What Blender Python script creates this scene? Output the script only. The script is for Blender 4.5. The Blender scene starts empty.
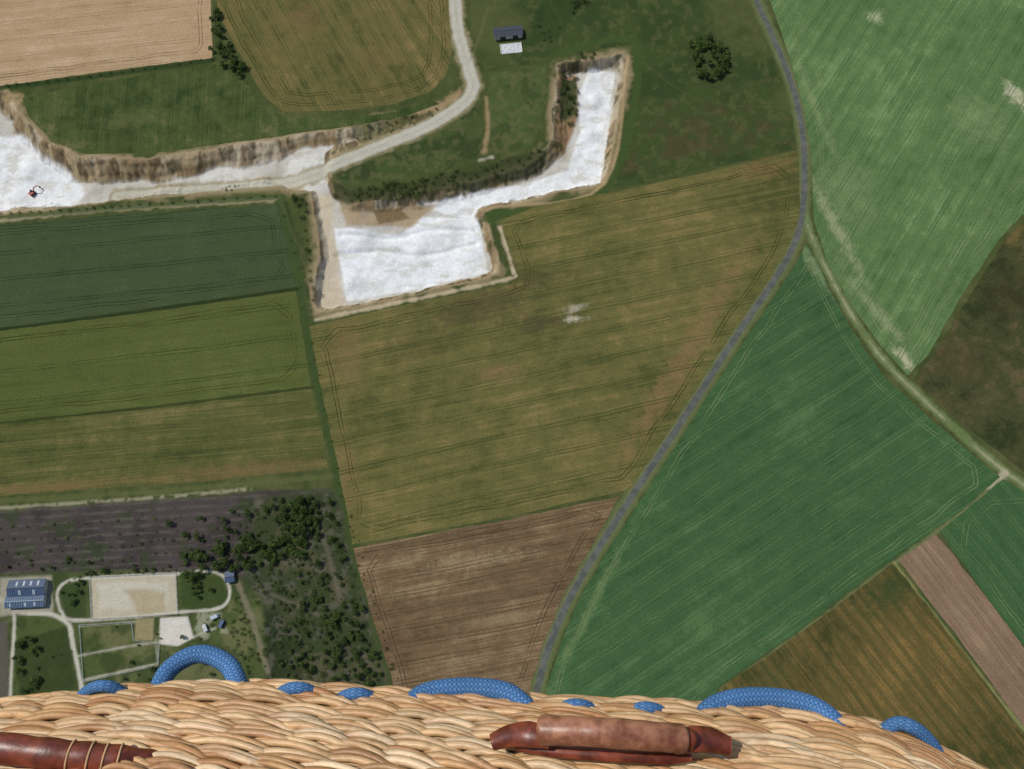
import bpy, math, random
import numpy as np
from mathutils import Vector
random.seed(4); rng=np.random.default_rng(7)
sc=bpy.context.scene
H=450.0; TILT=math.radians(15); FP=512/math.tan(math.radians(32.5))
ct,st=math.cos(TILT),math.sin(TILT)
# ---------- plan survey: photograph measurement -> metres on the ground ----------
def P(px,py,z=0.0):
    a=(px-512)/FP; b=-(py-384.5)/FP
    dy=b*ct+st; dz=b*st-ct
    k=(H-z)/(-dz)
    return (a*k,dy*k)
def PP(l): return [P(*p) for p in l]
def B3(px,py,d):
    x,y=P(px,py,H-d); return (x,y,H-d)
SAT=[.84]; WARM=[.95]
def C(r,g,b,k=1.0):
    f=lambda v:((v/255+0.055)/1.055)**2.4 if v>10 else v/255/12.92
    L=.3*r+.59*g+.11*b; s=SAT[0]; r,g,b=[max(4,L+(v-L)*s) for v in(r,g,b)]
    b*=WARM[0] if max(r,g)<185 else (1+WARM[0])/2
    return (f(r)*k,f(g)*k,f(b)*k)
def catmull(pts,n=8,closed=False):
    p=np.array(pts,float)
    if closed: p=np.vstack([p[-1],p,p[0],p[1]])
    else: p=np.vstack([2*p[0]-p[1],p,2*p[-1]-p[-2]])
    out=[]
    for i in range(1,len(p)-2):
        for t in np.linspace(0,1,n,endpoint=False):
            a,b,c,d=p[i-1],p[i],p[i+1],p[i+2]
            out.append(0.5*((2*b)+(-a+c)*t+(2*a-5*b+4*c-d)*t*t+(-a+3*b-3*c+d)*t**3))
    if not closed: out.append(p[-2])
    return np.array(out)
LAT=rng.random((256,256))
def vn(x,y,s,seed=0):
    x=x/s+seed*17.3; y=y/s+seed*9.7
    xi=np.floor(x).astype(int); yi=np.floor(y).astype(int)
    fx=x-xi; fy=y-yi; fx=fx*fx*(3-2*fx); fy=fy*fy*(3-2*fy)
    g=lambda i,j:LAT[i%256,j%256]
    return (g(xi,yi)*(1-fx)+g(xi+1,yi)*fx)*(1-fy)+(g(xi,yi+1)*(1-fx)+g(xi+1,yi+1)*fx)*fy
def fbm(x,y,s,seed=0,o=4):
    r=0;a=1;t=0
    for k in range(o):
        r=r+a*vn(x,y,s/2**k,seed+k*3); t+=a; a*=.55
    return r/t
def sst(a,b,v):
    t=np.clip((v-a)/(b-a),0,1); return t*t*(3-2*t)
def make_mesh(name,V,F,mats=(),mi=None,tint=None,smooth=False,parent=None):
    me=bpy.data.meshes.new(name)
    V=np.asarray(V,np.float32)
    if isinstance(F,np.ndarray):
        n=F.shape[1]
        me.vertices.add(len(V)); me.vertices.foreach_set('co',V.ravel())
        me.loops.add(F.size); me.loops.foreach_set('vertex_index',F.ravel().astype(np.int32))
        me.polygons.add(len(F)); me.polygons.foreach_set('loop_start',np.arange(0,F.size,n,dtype=np.int32))
        try: me.polygons.foreach_set('loop_total',np.full(len(F),n,np.int32))
        except Exception: pass
        me.update(calc_edges=True)
    else:
        me.from_pydata([tuple(map(float,v)) for v in V],[],F); me.update()
    for m in mats: me.materials.append(m)
    if mi is not None: me.polygons.foreach_set('material_index',np.asarray(mi,np.int32))
    if tint is not None:
        a=me.color_attributes.new('tint','FLOAT_COLOR','POINT')
        t=np.ones((len(V),4),np.float32); t[:,:3]=tint
        a.data.foreach_set('color',t.ravel())
    if smooth: me.polygons.foreach_set('use_smooth',np.ones(len(me.polygons),bool))
    ob=bpy.data.objects.new(name,me); sc.collection.objects.link(ob)
    if parent is not None: ob.parent=parent
    return ob
def empty(name,loc=(0,0,0)):
    e=bpy.data.objects.new(name,None); sc.collection.objects.link(e); e.empty_display_size=.1
    return e
# ---------- node helper ----------
class NT:
    def __init__(s,name,rough=1.0,spec=0.0):
        s.m=bpy.data.materials.new(name); s.m.use_nodes=True; s.t=s.m.node_tree
        s.b=s.t.nodes['Principled BSDF']; s.b.inputs['Roughness'].default_value=rough
        s.b.inputs['Specular IOR Level'].default_value=spec
    def n(s,t): return s.t.nodes.new(t)
    def put(s,sock,v):
        if isinstance(v,bpy.types.NodeSocket): s.t.links.new(v,sock)
        elif isinstance(v,tuple) and len(v)==3 and sock.type=='RGBA': sock.default_value=(*v,1)
        else: sock.default_value=v
    def math(s,op,a,b=0.0,c=0.0,clamp=False):
        n=s.n('ShaderNodeMath'); n.operation=op; n.use_clamp=clamp
        s.put(n.inputs[0],a); s.put(n.inputs[1],b); s.put(n.inputs[2],c); return n.outputs[0]
    def noise(s,vec,scale,detail=3,rough=.55):
        n=s.n('ShaderNodeTexNoise'); s.put(n.inputs['Vector'],vec); n.inputs['Scale'].default_value=scale
        n.inputs['Detail'].default_value=detail; n.inputs['Roughness'].default_value=rough; return n.outputs['Fac']
    def mr(s,v,a,b,c=0.,d=1.,smooth=True):
        n=s.n('ShaderNodeMapRange'); n.interpolation_type='SMOOTHSTEP' if smooth else 'LINEAR'
        for i,x in enumerate((v,a,b,c,d)): s.put(n.inputs[i],x)
        return n.outputs[0]
    def mix(s,f,a,b,bt='MIX'):
        n=s.n('ShaderNodeMix'); n.data_type='RGBA'; n.blend_type=bt
        s.put(n.inputs[0],f); s.put(n.inputs[6],a); s.put(n.inputs[7],b); return n.outputs[2]
    def scale(s,c,f):
        n=s.n('ShaderNodeVectorMath'); n.operation='SCALE'; s.put(n.inputs[0],c); s.put(n.inputs['Scale'],f); return n.outputs[0]
    def pos(s): return s.n('ShaderNodeNewGeometry').outputs['Position']
    def sep(s,v):
        n=s.n('ShaderNodeSeparateXYZ'); s.put(n.inputs[0],v); return n.outputs
    def comb(s,x,y,z=0.0):
        n=s.n('ShaderNodeCombineXYZ'); s.put(n.inputs[0],x); s.put(n.inputs[1],y); s.put(n.inputs[2],z); return n.outputs[0]
    def attr(s,nm='tint'):
        n=s.n('ShaderNodeAttribute'); n.attribute_name=nm; return n.outputs['Color']
    def out(s,c): s.put(s.b.inputs['Base Color'],c); return s.m
    def bump(s,h,dist=.002,strength=.6):
        n=s.n('ShaderNodeBump'); n.inputs['Distance'].default_value=dist; n.inputs['Strength'].default_value=strength
        s.put(n.inputs['Height'],h); s.t.links.new(n.outputs[0],s.b.inputs['Normal'])
def simple_mat(name,col,rough=.8,spec=.2,var=.25,scale=.6):
    m=NT(name,rough,spec); n=m.noise(m.pos(),scale,4)
    return m.out(m.scale(m.comb(*col),m.mr(n,.25,.75,1-var,1+var)))
def tint_mat(name,rough=1.,spec=0.,var=.15,scale=1.0,bump=None):
    m=NT(name,rough,spec); p=m.pos(); n=m.noise(p,scale,4,.65)
    if bump: m.bump(m.noise(p,bump[0],3),bump[1],bump[2])
    return m.out(m.scale(m.attr(),m.mr(n,.25,.75,1-var,1+var,smooth=False)))

# ---------- FIELDS ----------
fz=[0.03]
def field_mat(name,dark,mid,light,ang,tram=0,tcol=None,tstr=.6,streak=.5,blotch=.5,patches=(),grain=.22,ph=0.,stripe=None,gap=1.9,tw=.32):
    m=NT(name); p=m.pos(); x,y,_=m.sep(p)
    c,s_=math.cos(ang),math.sin(ang)
    u=m.math('ADD',m.math('MULTIPLY',x,c),m.math('MULTIPLY',y,s_))
    v=m.math('ADD',m.math('MULTIPLY',x,-s_),m.math('MULTIPLY',y,c))
    big=m.noise(p,.014,5,.6); med=m.noise(p,.085,6,.7); fine=m.noise(p,.8,3,.7)
    st1=m.noise(m.comb(m.math('MULTIPLY',u,.007),m.math('MULTIPLY',v,.22)),1.0,5,.75)
    st2=m.noise(m.comb(m.math('MULTIPLY',u,.03),m.math('MULTIPLY',v,1.6)),1.0,2,.7)
    a=m.math('ADD',m.math('MULTIPLY',m.math('SUBTRACT',big,.5),blotch*1.7),m.math('MULTIPLY',m.math('SUBTRACT',med,.5),blotch*1.6))
    a=m.math('ADD',a,m.math('MULTIPLY',m.math('SUBTRACT',st1,.5),streak*1.35))
    a=m.math('ADD',a,m.math('MULTIPLY',m.math('SUBTRACT',st2,.5),streak*.9))
    a=m.math('ADD',a,.5)
    col=m.mix(m.mr(a,.1,.5),dark,mid); col=m.mix(m.mr(a,.5,.9),col,light)
    if stripe:
        per,scol,sst_=stripe
        w=m.math('ADD',v,m.math('MULTIPLY',m.noise(p,.05,3),3.0))
        w=m.math('ADD',m.math('SINE',m.math('MULTIPLY',w,2*math.pi/per)),m.math('MULTIPLY',m.math('SUBTRACT',st1,.5),3.0))
        w=m.mr(w,-.3,.9); w=m.math('MULTIPLY',w,m.mr(med,.3,.62,.1,1.))
        col=m.mix(m.math('MULTIPLY',w,sst_),col,scol)
    for (cx,cy,rx,ry,pa,pc,ps) in patches:
        X=m.math('SUBTRACT',x,cx); Y=m.math('SUBTRACT',y,cy)
        ca,sa=math.cos(pa),math.sin(pa)
        U=m.math('DIVIDE',m.math('ADD',m.math('MULTIPLY',X,ca),m.math('MULTIPLY',Y,sa)),rx)
        V=m.math('DIVIDE',m.math('ADD',m.math('MULTIPLY',X,-sa),m.math('MULTIPLY',Y,ca)),ry)
        D=m.math('SQRT',m.math('ADD',m.math('MULTIPLY',U,U),m.math('MULTIPLY',V,V)))
        D=m.math('ADD',D,m.math('MULTIPLY',m.math('SUBTRACT',m.noise(p,.16,6,.8),.5),3.2))
        col=m.mix(m.math('MULTIPLY',m.mr(D,.0,1.1,1.,0.),ps),col,pc)
    if tram:
        w=m.math('ADD',v,m.math('MULTIPLY',m.noise(p,.012,2),5.)); w=m.math('ADD',w,m.math('MULTIPLY',m.noise(p,.25,2),.7)); w=m.math('ADD',w,ph+5000)
        f=m.math('MODULO',w,tram)
        d1=m.math('ABSOLUTE',m.math('SUBTRACT',f,3.0)); d2=m.math('ABSOLUTE',m.math('SUBTRACT',f,3.0+gap))
        d=m.math('MINIMUM',d1,d2)
        l=m.mr(d,tw*.4,tw*1.7,1.,0.); l=m.math('MULTIPLY',l,m.mr(m.noise(p,.045,5,.75),.36,.58,.15,1.))
        col=m.mix(m.math('MULTIPLY',l,tstr),col,tcol or dark)
    return m.out(m.scale(col,m.mr(fine,.25,.75,1-grain,1+grain,smooth=False)))
def dirang(dx,dy,at):
    a=np.array(P(*at)); b=np.array(P(at[0]+dx,at[1]+dy)); d=b-a; return math.atan2(d[1],d[0])
def patch(px,py,rx,ry,pa_px,col,s):
    x,y=P(px,py); return (x,y,rx*.55,ry*.55,pa_px,col,s)
def rough_edge(poly,step=2.5,amp=.45):
    out=[]; n=len(poly)
    for i in range(n):
        a=np.array(poly[i]);b=np.array(poly[(i+1)%n]); L=np.linalg.norm(b-a); k=max(1,int(L/step))
        nn=np.array([-(b-a)[1],(b-a)[0]])/max(L,1e-6)
        for j in range(k):
            q=a+(b-a)*j/k; o=(fbm(q[0:1],q[1:2],7,5,3)[0]-.5)*2*amp
            out.append(q+nn*o*(0 if j==0 else 1))
    return out
def sharea(p): return .5*sum(p[i][0]*p[(i+1)%len(p)][1]-p[(i+1)%len(p)][0]*p[i][1] for i in range(len(p)))
def field(name,poly,mat,head=None,amp=.7):
    pts=PP(poly)
    if sharea(pts)<0: pts=pts[::-1]
    r=rough_edge(pts,amp=amp); fz[0]+=.004
    ob=make_mesh(name,[(q[0],q[1],fz[0]) for q in r],[list(range(len(r)))],[mat])
    if head:
        offs,hm,w=head
        for off in [o+g for o in offs for g in(0,1.9)]:
            n=len(pts); ins=[]
            for i in range(n):
                a,b,c=[np.array(pts[j%n]) for j in (i-1,i,i+1)]
                d1=(b-a)/np.linalg.norm(b-a); d2=(c-b)/np.linalg.norm(c-b)
                n1=np.array([-d1[1],d1[0]]);n2=np.array([-d2[1],d2[0]])
                bi=n1+n2; bi/=max(np.linalg.norm(bi),.3); k=off/max(bi@n1,.5)
                ins.append(b+bi*k)
            c=[]
            for i in range(n):
                a,b=ins[i],ins[(i+1)%n]; L=np.linalg.norm(b-a)
                if L<1: c.append(a); continue
                r_=min(9,L*.28); c.append(a+(b-a)*r_/L); 
                k=int(L/6)
                for j in range(1,k): c.append(a+(b-a)*((r_+(L-2*r_)*j/k)/L))
                c.append(b-(b-a)*r_/L)
            c=catmull(c,4,True)
            c=c+ (np.stack([vn(c[:,0],c[:,1],14,3),vn(c[:,0],c[:,1],14,8)],1)-.5)*2.0
            strip(name+'_track',c,w,fz[0]+.006,hm,True,parent=ob)
    return ob
def strip(name,c,w,z,mat,closed=False,parent=None,jit=.0):
    c=np.array(c); n=len(c)
    T=np.roll(c,-1,0)-np.roll(c,1,0)
    if not closed: T[0]=c[1]-c[0];T[-1]=c[-1]-c[-2]
    T/=np.linalg.norm(T,axis=1)[:,None]+1e-9; N=np.stack([-T[:,1],T[:,0]],1)
    w1=w*(1+jit*(rng.random(n)-.5)); w2=w*(1+jit*(rng.random(n)-.5))
    L=c+N*w1[:,None]/2; R=c-N*w2[:,None]/2
    V=[(a[0],a[1],z) for a in L]+[(a[0],a[1],z) for a in R]
    F=[[i,n+i,n+(i+1)%n,(i+1)%n] for i in range(n if closed else n-1)]
    return make_mesh(name,V,F,[mat],parent=parent)
def hm(name,col,lo=.45): 
    m=NT(name); p=m.pos(); 
    f=m.mr(m.noise(p,.06,5,.75),.38,.6,.08,1.); 
    tr=m.n('ShaderNodeBsdfTransparent'); mx=m.n('ShaderNodeMixShader')
    m.put(m.b.inputs['Base Color'],col)
    o=m.t.nodes['Material Output']; m.put(mx.inputs[0],m.math('MULTIPLY',f,lo)); m.t.links.new(tr.outputs[0],mx.inputs[1]); m.t.links.new(m.b.outputs[0],mx.inputs[2]); m.t.links.new(mx.outputs[0],o.inputs[0])
    return m.m
trk_dark=hm('track_dark',C(34,50,26),.7); trk_olive=hm('track_olive',C(58,60,28),.7); trk_pale=hm('track_pale',C(150,160,112),.45); trk_brown=hm('track_brown',C(76,60,44),.65)

D=dirang
field('ripe_wheat_field',[(-90,-60),(208,-60),(212,30),(212,58),(180,62),(100,72),(0,86),(-90,98)],
  field_mat('ripe_wheat',C(144,114,84),C(170,140,108),C(194,167,136),D(210,-22,(100,40)),14,C(130,102,74),.55,.75,.4),([6],trk_brown,.4))
field('rapeseed_field',[(212,-60),(446,-60),(449,20),(452,52),(446,76),(430,92),(395,104),(350,110),(284,112),(264,96),(240,55),(218,12)],
  field_mat('rapeseed_crop',C(74,75,38),C(100,94,52),C(126,108,64),D(60,105,(320,50)),11,C(66,78,38),.7,.9,.7,patches=[patch(435,78,14,24,0,C(150,125,80),.5),patch(225,60,12,30,.3,C(140,112,70),.5),patch(300,20,40,40,.3,C(118,94,60),.5),patch(380,60,40,30,.3,C(120,98,60),.4)]),([4,12],trk_olive,.45))
field('pasture_field',[(22,98),(100,82),(215,64),(236,72),(262,104),(284,118),(345,118),(395,112),(430,100),(440,104),(400,118),(345,127),(300,133),(230,143),(150,154),(85,154),(52,140),(30,118)],
  field_mat('pasture_grass',C(50,66,34),C(68,82,42),C(102,102,60),D(-5,60,(150,110)),11,C(100,102,58),.3,.55,1.1,patches=[patch(130,120,60,14,.1,C(104,104,60),.45),patch(60,110,24,14,.1,C(96,100,56),.4)]))
field('olive_crop_field',[(-90,334),(0,331),(150,312),(296,291),(311,386),(150,406),(0,422),(-90,432)],
  field_mat('olive_crop',C(66,76,36),C(82,90,43),C(96,104,52),D(298,-36,(150,360)),19,C(54,68,30),.75,.55,.45,ph=4),([5],trk_olive,.4))
field('dark_green_crop_field',[(-90,232),(0,226),(130,214),(276,204),(286,240),(295,287),(150,308),(0,328),(-90,330)],
  field_mat('dark_green_crop',C(50,65,41),C(64,79,50),C(78,92,60),D(298,-30,(150,260)),17,C(38,54,32),.75,.5,.45,ph=2),([5],trk_dark,.4))
field('thin_crop_field',[(-90,434),(0,424),(150,409),(311,389),(322,430),(329,468),(200,482),(0,496),(-90,502)],
  field_mat('thin_crop',C(62,70,35),C(82,87,43),C(112,103,62),D(310,-30,(150,440)),9,C(118,104,64),.35,1.0,.7,patches=[patch(250,470,130,14,.08,C(116,94,60),.7),patch(40,488,120,8,.08,C(120,94,60),.7)]),None)
rdL=[(798,150),(800,215),(790,243),(769,280),(735,328),(700,382),(664,438),(632,486)]
field('central_crop_field',[(500,220),(540,206),(612,192),(700,174)]+rdL+[(624,491),(500,518),(352,545),(345,500),(330,430),(318,372),(309,326),(400,306),(512,283),(518,276),(508,246)],
  field_mat('central_crop',C(75,78,39),C(98,95,50),C(124,109,64),D(300,-64,(560,350)),16,C(64,74,34),.75,1.0,.8,
   patches=[patch(700,330,16,170,-.55,C(134,104,68),.5),patch(660,400,20,110,-.6,C(130,100,66),.4),patch(500,372,34,12,.1,C(128,98,70),.5),patch(480,305,90,26,.2,C(80,68,50),.6),patch(420,345,60,20,.2,C(84,74,50),.45),patch(760,170,50,16,.2,C(130,100,64),.55),patch(535,278,60,22,.1,C(66,64,38),.5),patch(345,350,25,60,.1,C(128,102,68),.5),patch(345,480,16,70,.1,C(126,100,66),.5),patch(540,322,46,14,.1,C(74,62,48),.6),patch(575,308,18,6,.2,C(172,160,144),.7),patch(574,319,14,5,.1,C(186,176,160),.8)]),([6],trk_olive,.45))
field('brown_stubble_field',[(353,548),(500,521),(620,496),(595,540),(565,592),(545,640),(530,686),(520,760),(412,760),(392,680),(370,610)],
  field_mat('brown_stubble',C(86,67,48),C(110,88,64),C(142,117,88),D(270,-52,(470,600)),9,C(74,58,42),.6,1.1,.7,patches=[patch(480,560,70,10,.15,C(160,136,104),.6),patch(420,590,50,7,.15,C(158,134,100),.5),patch(500,620,60,8,.15,C(154,130,98),.4)]),([5],trk_brown,.45))
gl=[(806,244),(800,256),(783,284),(746,338),(710,392),(676,446),(642,498),(608,550),(579,600),(560,645),(546,692),(530,770)]
field('green_barley_field',gl+[(640,770),(710,702),(722,684),(800,630),(880,568),(960,512),(1000,477),(950,436),(905,396),(880,372),(850,327),(828,287),(816,260)],
  field_mat('green_barley',C(45,76,43),C(59,92,54),C(76,110,66),D(283,-186,(780,500)),10,C(92,124,78),.4,.75,.55,
   patches=[patch(812,262,8,60,.45,C(136,152,110),.5),patch(590,610,7,120,-.5,C(116,138,90),.4),patch(740,420,60,30,.5,C(48,80,46),.5)],tw=.28),([5],trk_pale,.4))
field('pale_barley_field',[(766,-60),(1110,-60),(1110,120),(1024,214),(1000,238),(960,298),(928,355),(908,376),(880,345),(845,295),(826,258),(814,220),(811,150),(799,88),(784,42),(770,0)],
  field_mat('pale_barley',C(66,96,52),C(85,114,66),C(108,136,86),D(-115,190,(920,150)),10,C(60,88,48),.6,.8,.65,
   patches=[patch(1015,95,13,24,.4,C(182,177,150),.85),patch(876,17,13,12,.4,C(158,166,132),.75),patch(835,225,10,90,.35,C(158,162,124),.55),patch(905,360,8,22,.6,C(180,175,148),.8),patch(880,315,9,60,.6,C(150,156,118),.5),patch(812,100,7,110,.25,C(132,148,102),.4),patch(980,120,40,50,.6,C(124,142,96),.4),patch(850,190,40,60,.3,C(122,140,94),.4)]),([6,14],trk_pale,.4))
field('weedy_fallow_field',[(1110,118),(1110,540),(1024,472),(955,418),(914,380),(935,352),(966,302),(1004,242),(1028,216)],
  field_mat('weedy_fallow',C(50,56,32),C(67,71,40),C(92,82,54),.6,0,None,.5,.3,1.4,patches=[patch(1015,235,20,12,.8,C(116,94,50),.7),patch(960,360,40,30,0,C(80,68,44),.5),patch(1010,300,40,40,0,C(64,58,36),.5),patch(985,400,30,16,0,C(92,88,56),.5)]))
field('green_corn_field',[(940,531),(1003,479),(1110,540),(1110,745),(1024,646),(985,594)],
  field_mat('green_corn',C(45,76,43),C(57,91,53),C(72,106,64),D(85,110,(980,560)),9,C(84,114,74),.45,.7,.5),([5],trk_pale,.4))
field('bare_soil_field',[(898,560),(936,534),(982,592),(1022,646),(1110,750),(1110,860),(1024,728),(960,640)],
  field_mat('bare_soil',C(108,84,66),C(130,104,84),C(148,122,100),D(85,112,(960,620)),5,C(100,80,62),.5,1.,.4))
field('striped_trial_field',[(724,686),(800,633),(893,563),(955,641),(1020,730),(1100,850),(700,850),(710,702)],
  field_mat('striped_trial',C(62,64,32),C(100,84,44),C(126,100,54),D(100,130,(860,660)),5,C(66,70,36),.4,.9,.9,stripe=(6.0,C(60,68,36),.6),patches=[patch(890,590,50,24,.6,C(50,68,36),.8),patch(770,680,40,20,.6,C(72,76,40),.5)]))

# ---------- TERRAIN ----------
step=.75
xs=np.arange(-362,362.01,step); ys=np.arange(-112,412.01,step)
X,Y=np.meshgrid(xs,ys); shp=X.shape
def sdf(poly):
    poly=np.array(poly); R=np.full(shp,-1e3)
    x0,y0=poly.min(0)-20; x1,y1=poly.max(0)+20
    i0,i1=np.searchsorted(xs,[x0,x1]); j0,j1=np.searchsorted(ys,[y0,y1])
    if i1<=i0 or j1<=j0: return R
    x=X[j0:j1,i0:i1]; y=Y[j0:j1,i0:i1]; d=np.full(x.shape,1e9); ins=np.zeros(x.shape,bool)
    n=len(poly)
    for i in range(n):
        a=poly[i];b=poly[(i+1)%n]; e=b-a
        t=np.clip(((x-a[0])*e[0]+(y-a[1])*e[1])/(e@e+1e-9),0,1)
        d=np.minimum(d,(x-a[0]-t*e[0])**2+(y-a[1]-t*e[1])**2)
        if a[1]!=b[1]:
            c=((a[1]>y)!=(b[1]>y))&(x<(b[0]-a[0])*(y-a[1])/(b[1]-a[1])+a[0]); ins^=c
    R[j0:j1,i0:i1]=np.where(ins,1,-1)*np.sqrt(d); return R
def dline(pl):
    pl=np.array(pl); R=np.full(shp,1e3)
    for i in range(len(pl)-1):
        a,b=pl[i],pl[i+1]; e=b-a
        x0,y0=np.minimum(a,b)-25; x1,y1=np.maximum(a,b)+25
        i0,i1=np.searchsorted(xs,[x0,x1]); j0,j1=np.searchsorted(ys,[y0,y1])
        if i1<=i0 or j1<=j0: continue
        x=X[j0:j1,i0:i1]; y=Y[j0:j1,i0:i1]
        t=np.clip(((x-a[0])*e[0]+(y-a[1])*e[1])/(e@e+1e-9),0,1)
        R[j0:j1,i0:i1]=np.minimum(R[j0:j1,i0:i1],np.sqrt((x-a[0]-t*e[0])**2+(y-a[1]-t*e[1])**2))
    return R
N1=fbm(X,Y,60,1,5); N2=fbm(X,Y,14,2,5); N3=fbm(X,Y,4,3,3); N4=rng.random(shp)
col=np.zeros(shp+(3,))
def mixm(m,c):
    m=np.clip(m,0,1)[...,None]; col[:]=col*(1-m)+np.array(c)*m
def paint(poly,c,edge=1.,amp=2.,s=1.,nz=None,sd=None):
    d=sdf(PP(poly)) if sd is None else sd
    m=sst(-edge,edge,d+(N2-.5)*2*amp*1.5)*s
    if nz is not None: m=m*sst(nz[0],nz[1],nz[2])
    mixm(m,c)
def pline(pl,w,c,edge=.6,amp=.6,s=1.,nz=None):
    q=catmull(PP(pl),6); d=dline(q); m=sst(edge,-edge,d-w/2+(N3-.5)*2*amp)*s
    if nz is not None: m=m*sst(nz[0],nz[1],nz[2])
    mixm(m,c)
mixm(np.ones(shp),C(72,82,44)); mixm(sst(.4,.65,N1)*.6,C(58,72,38)); mixm(sst(.45,.7,N2)*.6,C(94,96,56)); mixm(sst(.55,.75,N3)*.4,C(50,64,32))
# top meadow
mead=[(470,-60),(752,-60),(772,48),(790,90),(799,148),(612,190),(634,44),(560,54),(548,62),(484,70),(470,30)]
paint(mead,C(61,77,40),1.5,1)
paint(mead,C(50,66,34),1,1,.7,(.45,.62,N2)); paint(mead,C(88,92,52),1,1,.6,(.5,.66,N1)); paint(mead,C(86,90,52),1,1,.5,(.53,.68,N3))
paint([(640,100),(790,110),(795,140),(625,170)],C(86,72,48),3,4,.5,(.46,.6,N2))
pline([(545,-10),(560,20),(560,44)],1.2,C(96,98,60),.6,.5,.6); pline([(640,60),(700,100),(790,108)],1.,C(88,92,54),.6,.5,.3)
paint([(545,-20),(585,0),(560,40),(530,45)],C(46,66,32),1,2,.7)
# quarry
rim=[(-110,76),(8,88),(20,114),(45,140),(80,156),(150,158),(230,145),(300,135),(352,127),(440,108),(420,124),(360,146),(334,158),(328,172),(335,192),(352,202),(400,196),(470,182),(530,164),(552,142),(553,100),(558,64),(622,53),(628,60),(606,184),(560,192),(484,212),(500,262),(498,274),(400,297),(320,313),(311,300),(320,240),(310,192),(280,186),(200,192),(100,203),(0,214),(-110,222)]
sd=sdf(PP(rim)); sd=np.where(sd>-50,sd+(fbm(X,Y,9,11,4)-.5)*4.0,sd)
ctl=[((30,160),11),((110,175),10),((200,178),8),((265,172),7),((325,172),3.5),((400,125),1.5),((345,215),4),((400,245),7),((460,255),7),((480,200),6),((560,170),7),((590,120),8),((600,70),8),((565,100),6)]
num=0;den=0
for (p,dv) in ctl:
    a=P(*p); w=1/((X-a[0])**2+(Y-a[1])**2+60)**1.5; num=num+w*dv; den=den+w
DEP=num/den
cn=[((100,160),15),((180,158),14),((250,148),13),((350,135),9),((14,108),11),((100,205),3),((200,192),3),((300,190),3),((400,290),4),((495,250),4),((604,184),4),((604,120),4),((622,80),4.5),((600,56),5),((556,120),10),((450,190),8)]
num=0;den=0
for (p,dv) in cn:
    a=P(*p); w=1/((X-a[0])**2+(Y-a[1])**2+30)**2; num=num+w*dv; den=den+w
SW=num/den
SWn=SW*(.8+.5*fbm(X,Y,8,21,3))
prof=sst(0,1,sd/SWn)
prof=.7*prof+.3*np.floor(np.clip(sd/SWn,0,1)*3+.2)/3.2
Z=-DEP*np.where(sd>0,np.clip(prof,0,1),0)
Z+=np.where(sd>SWn,(fbm(X,Y,7,31,4)-.5)*1.3,0)*sst(0,4,sd-SWn)
gul=fbm(X*2.2,Y*.6,6,71,4); Z+=np.where(sd>0,(gul-.5)*2.8,0)*sst(0,2,sd)*sst(1.1,.8,sd/SWn)
for (p,r,h) in [((350,228),5,2.0),((362,233),5,1.6),((420,235),9,1.6),((445,225),8,1.4),((380,262),12,1.2),((350,280),6,2.2),((470,250),8,1.6),((505,196),7,1.5),((595,95),5,2),((590,130),5,1.6),((20,160),7,3),((50,150),6,2),((85,180),6,1.5),((8,190),8,2),((40,200),7,1.2),((592,75),6,1.5),((360,205),4,1.6),((376,200),4,1.4)]:
    a=P(*p); rr=np.hypot(X-a[0],Y-a[1]); Z+=np.where(sd>1.0,h*np.exp(-(rr/r)**2),0)
for cl in ([(335,252),(380,247),(420,251),(475,240)],[(340,232),(390,234),(430,226),(474,226)]):
    cut=dline(catmull(PP(cl),6)); Z-=np.where(sd>SWn,1.2*np.exp(-(cut/1.7)**2),0)
Z=np.where(sd>0,Z,0)
mixm(sst(-6,-1,sd+(N3-.5)*5)*.75*sst(.35,.55,N2),C(150,130,98))
sl=np.clip(sd/SWn,0,1.3)
mixm(sst(-1.5,.5,sd),C(162,142,112))
mixm(sst(-1,1,sd)*sst(.4,.6,fbm(X*1.6,Y*.9,10,41,4))*.8,C(136,112,82))
mixm(sst(0,1,sd)*sst(.5,.62,N2)*.7,C(188,175,152))
mixm(sst(0,1,sd)*sst(.53,.68,fbm(X*1.5,Y*.7,5,43,3))*.8,C(88,77,56))
mixm(sst(0,1,sd)*sst(.5,.7,gul)*.5,C(114,98,74))
fl=sst(.8,1.08,sl+(N3-.5)*.3)
mixm(fl,C(186,182,174)); mixm(fl*sst(.5,.66,N2)*.6,C(164,157,144)); mixm(fl*sst(.45,.7,fbm(X,Y,25,51,4))*.7,C(210,209,206))
def onfloor(poly,c,s=1.,edge=1.5,amp=2,nz=None,lim=.5):
    d=sdf(PP(poly)); m=sst(-edge,edge,d+(N2-.5)*2*amp)*s*sst(lim,lim+.4,sl)
    if nz: m=m*sst(*nz)
    mixm(m,c)
W=C(226,229,235)
onfloor([(332,225),(345,298),(420,285),(488,268),(478,215),(420,212),(400,230)],W,.95,1,1)
onfloor([(410,200),(478,218),(600,184),(616,66),(590,62),(578,92),(582,125),(568,165),(520,180)],W,.92,1,1)
onfloor([(-80,130),(20,125),(60,160),(80,185),(60,205),(-80,214)],W,.85,2,3)
mixm(fl*sst(.5,.68,fbm(X,Y,8,57,4))*.4,C(198,197,192)); mixm(fl*sst(.58,.72,fbm(X*.6,Y*1.6,7,58,4))*.4,C(176,168,152))
onfloor([(338,196),(440,200),(410,222),(345,224)],C(160,136,104),.85,1.5,2)
onfloor([(372,208),(400,205),(410,214),(378,220)],C(116,92,60),.8,1,1)
onfloor([(310,190),(332,195),(332,230),(342,302),(315,314),(316,238)],C(194,179,154),.95,1.5,2,lim=.3)
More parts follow.
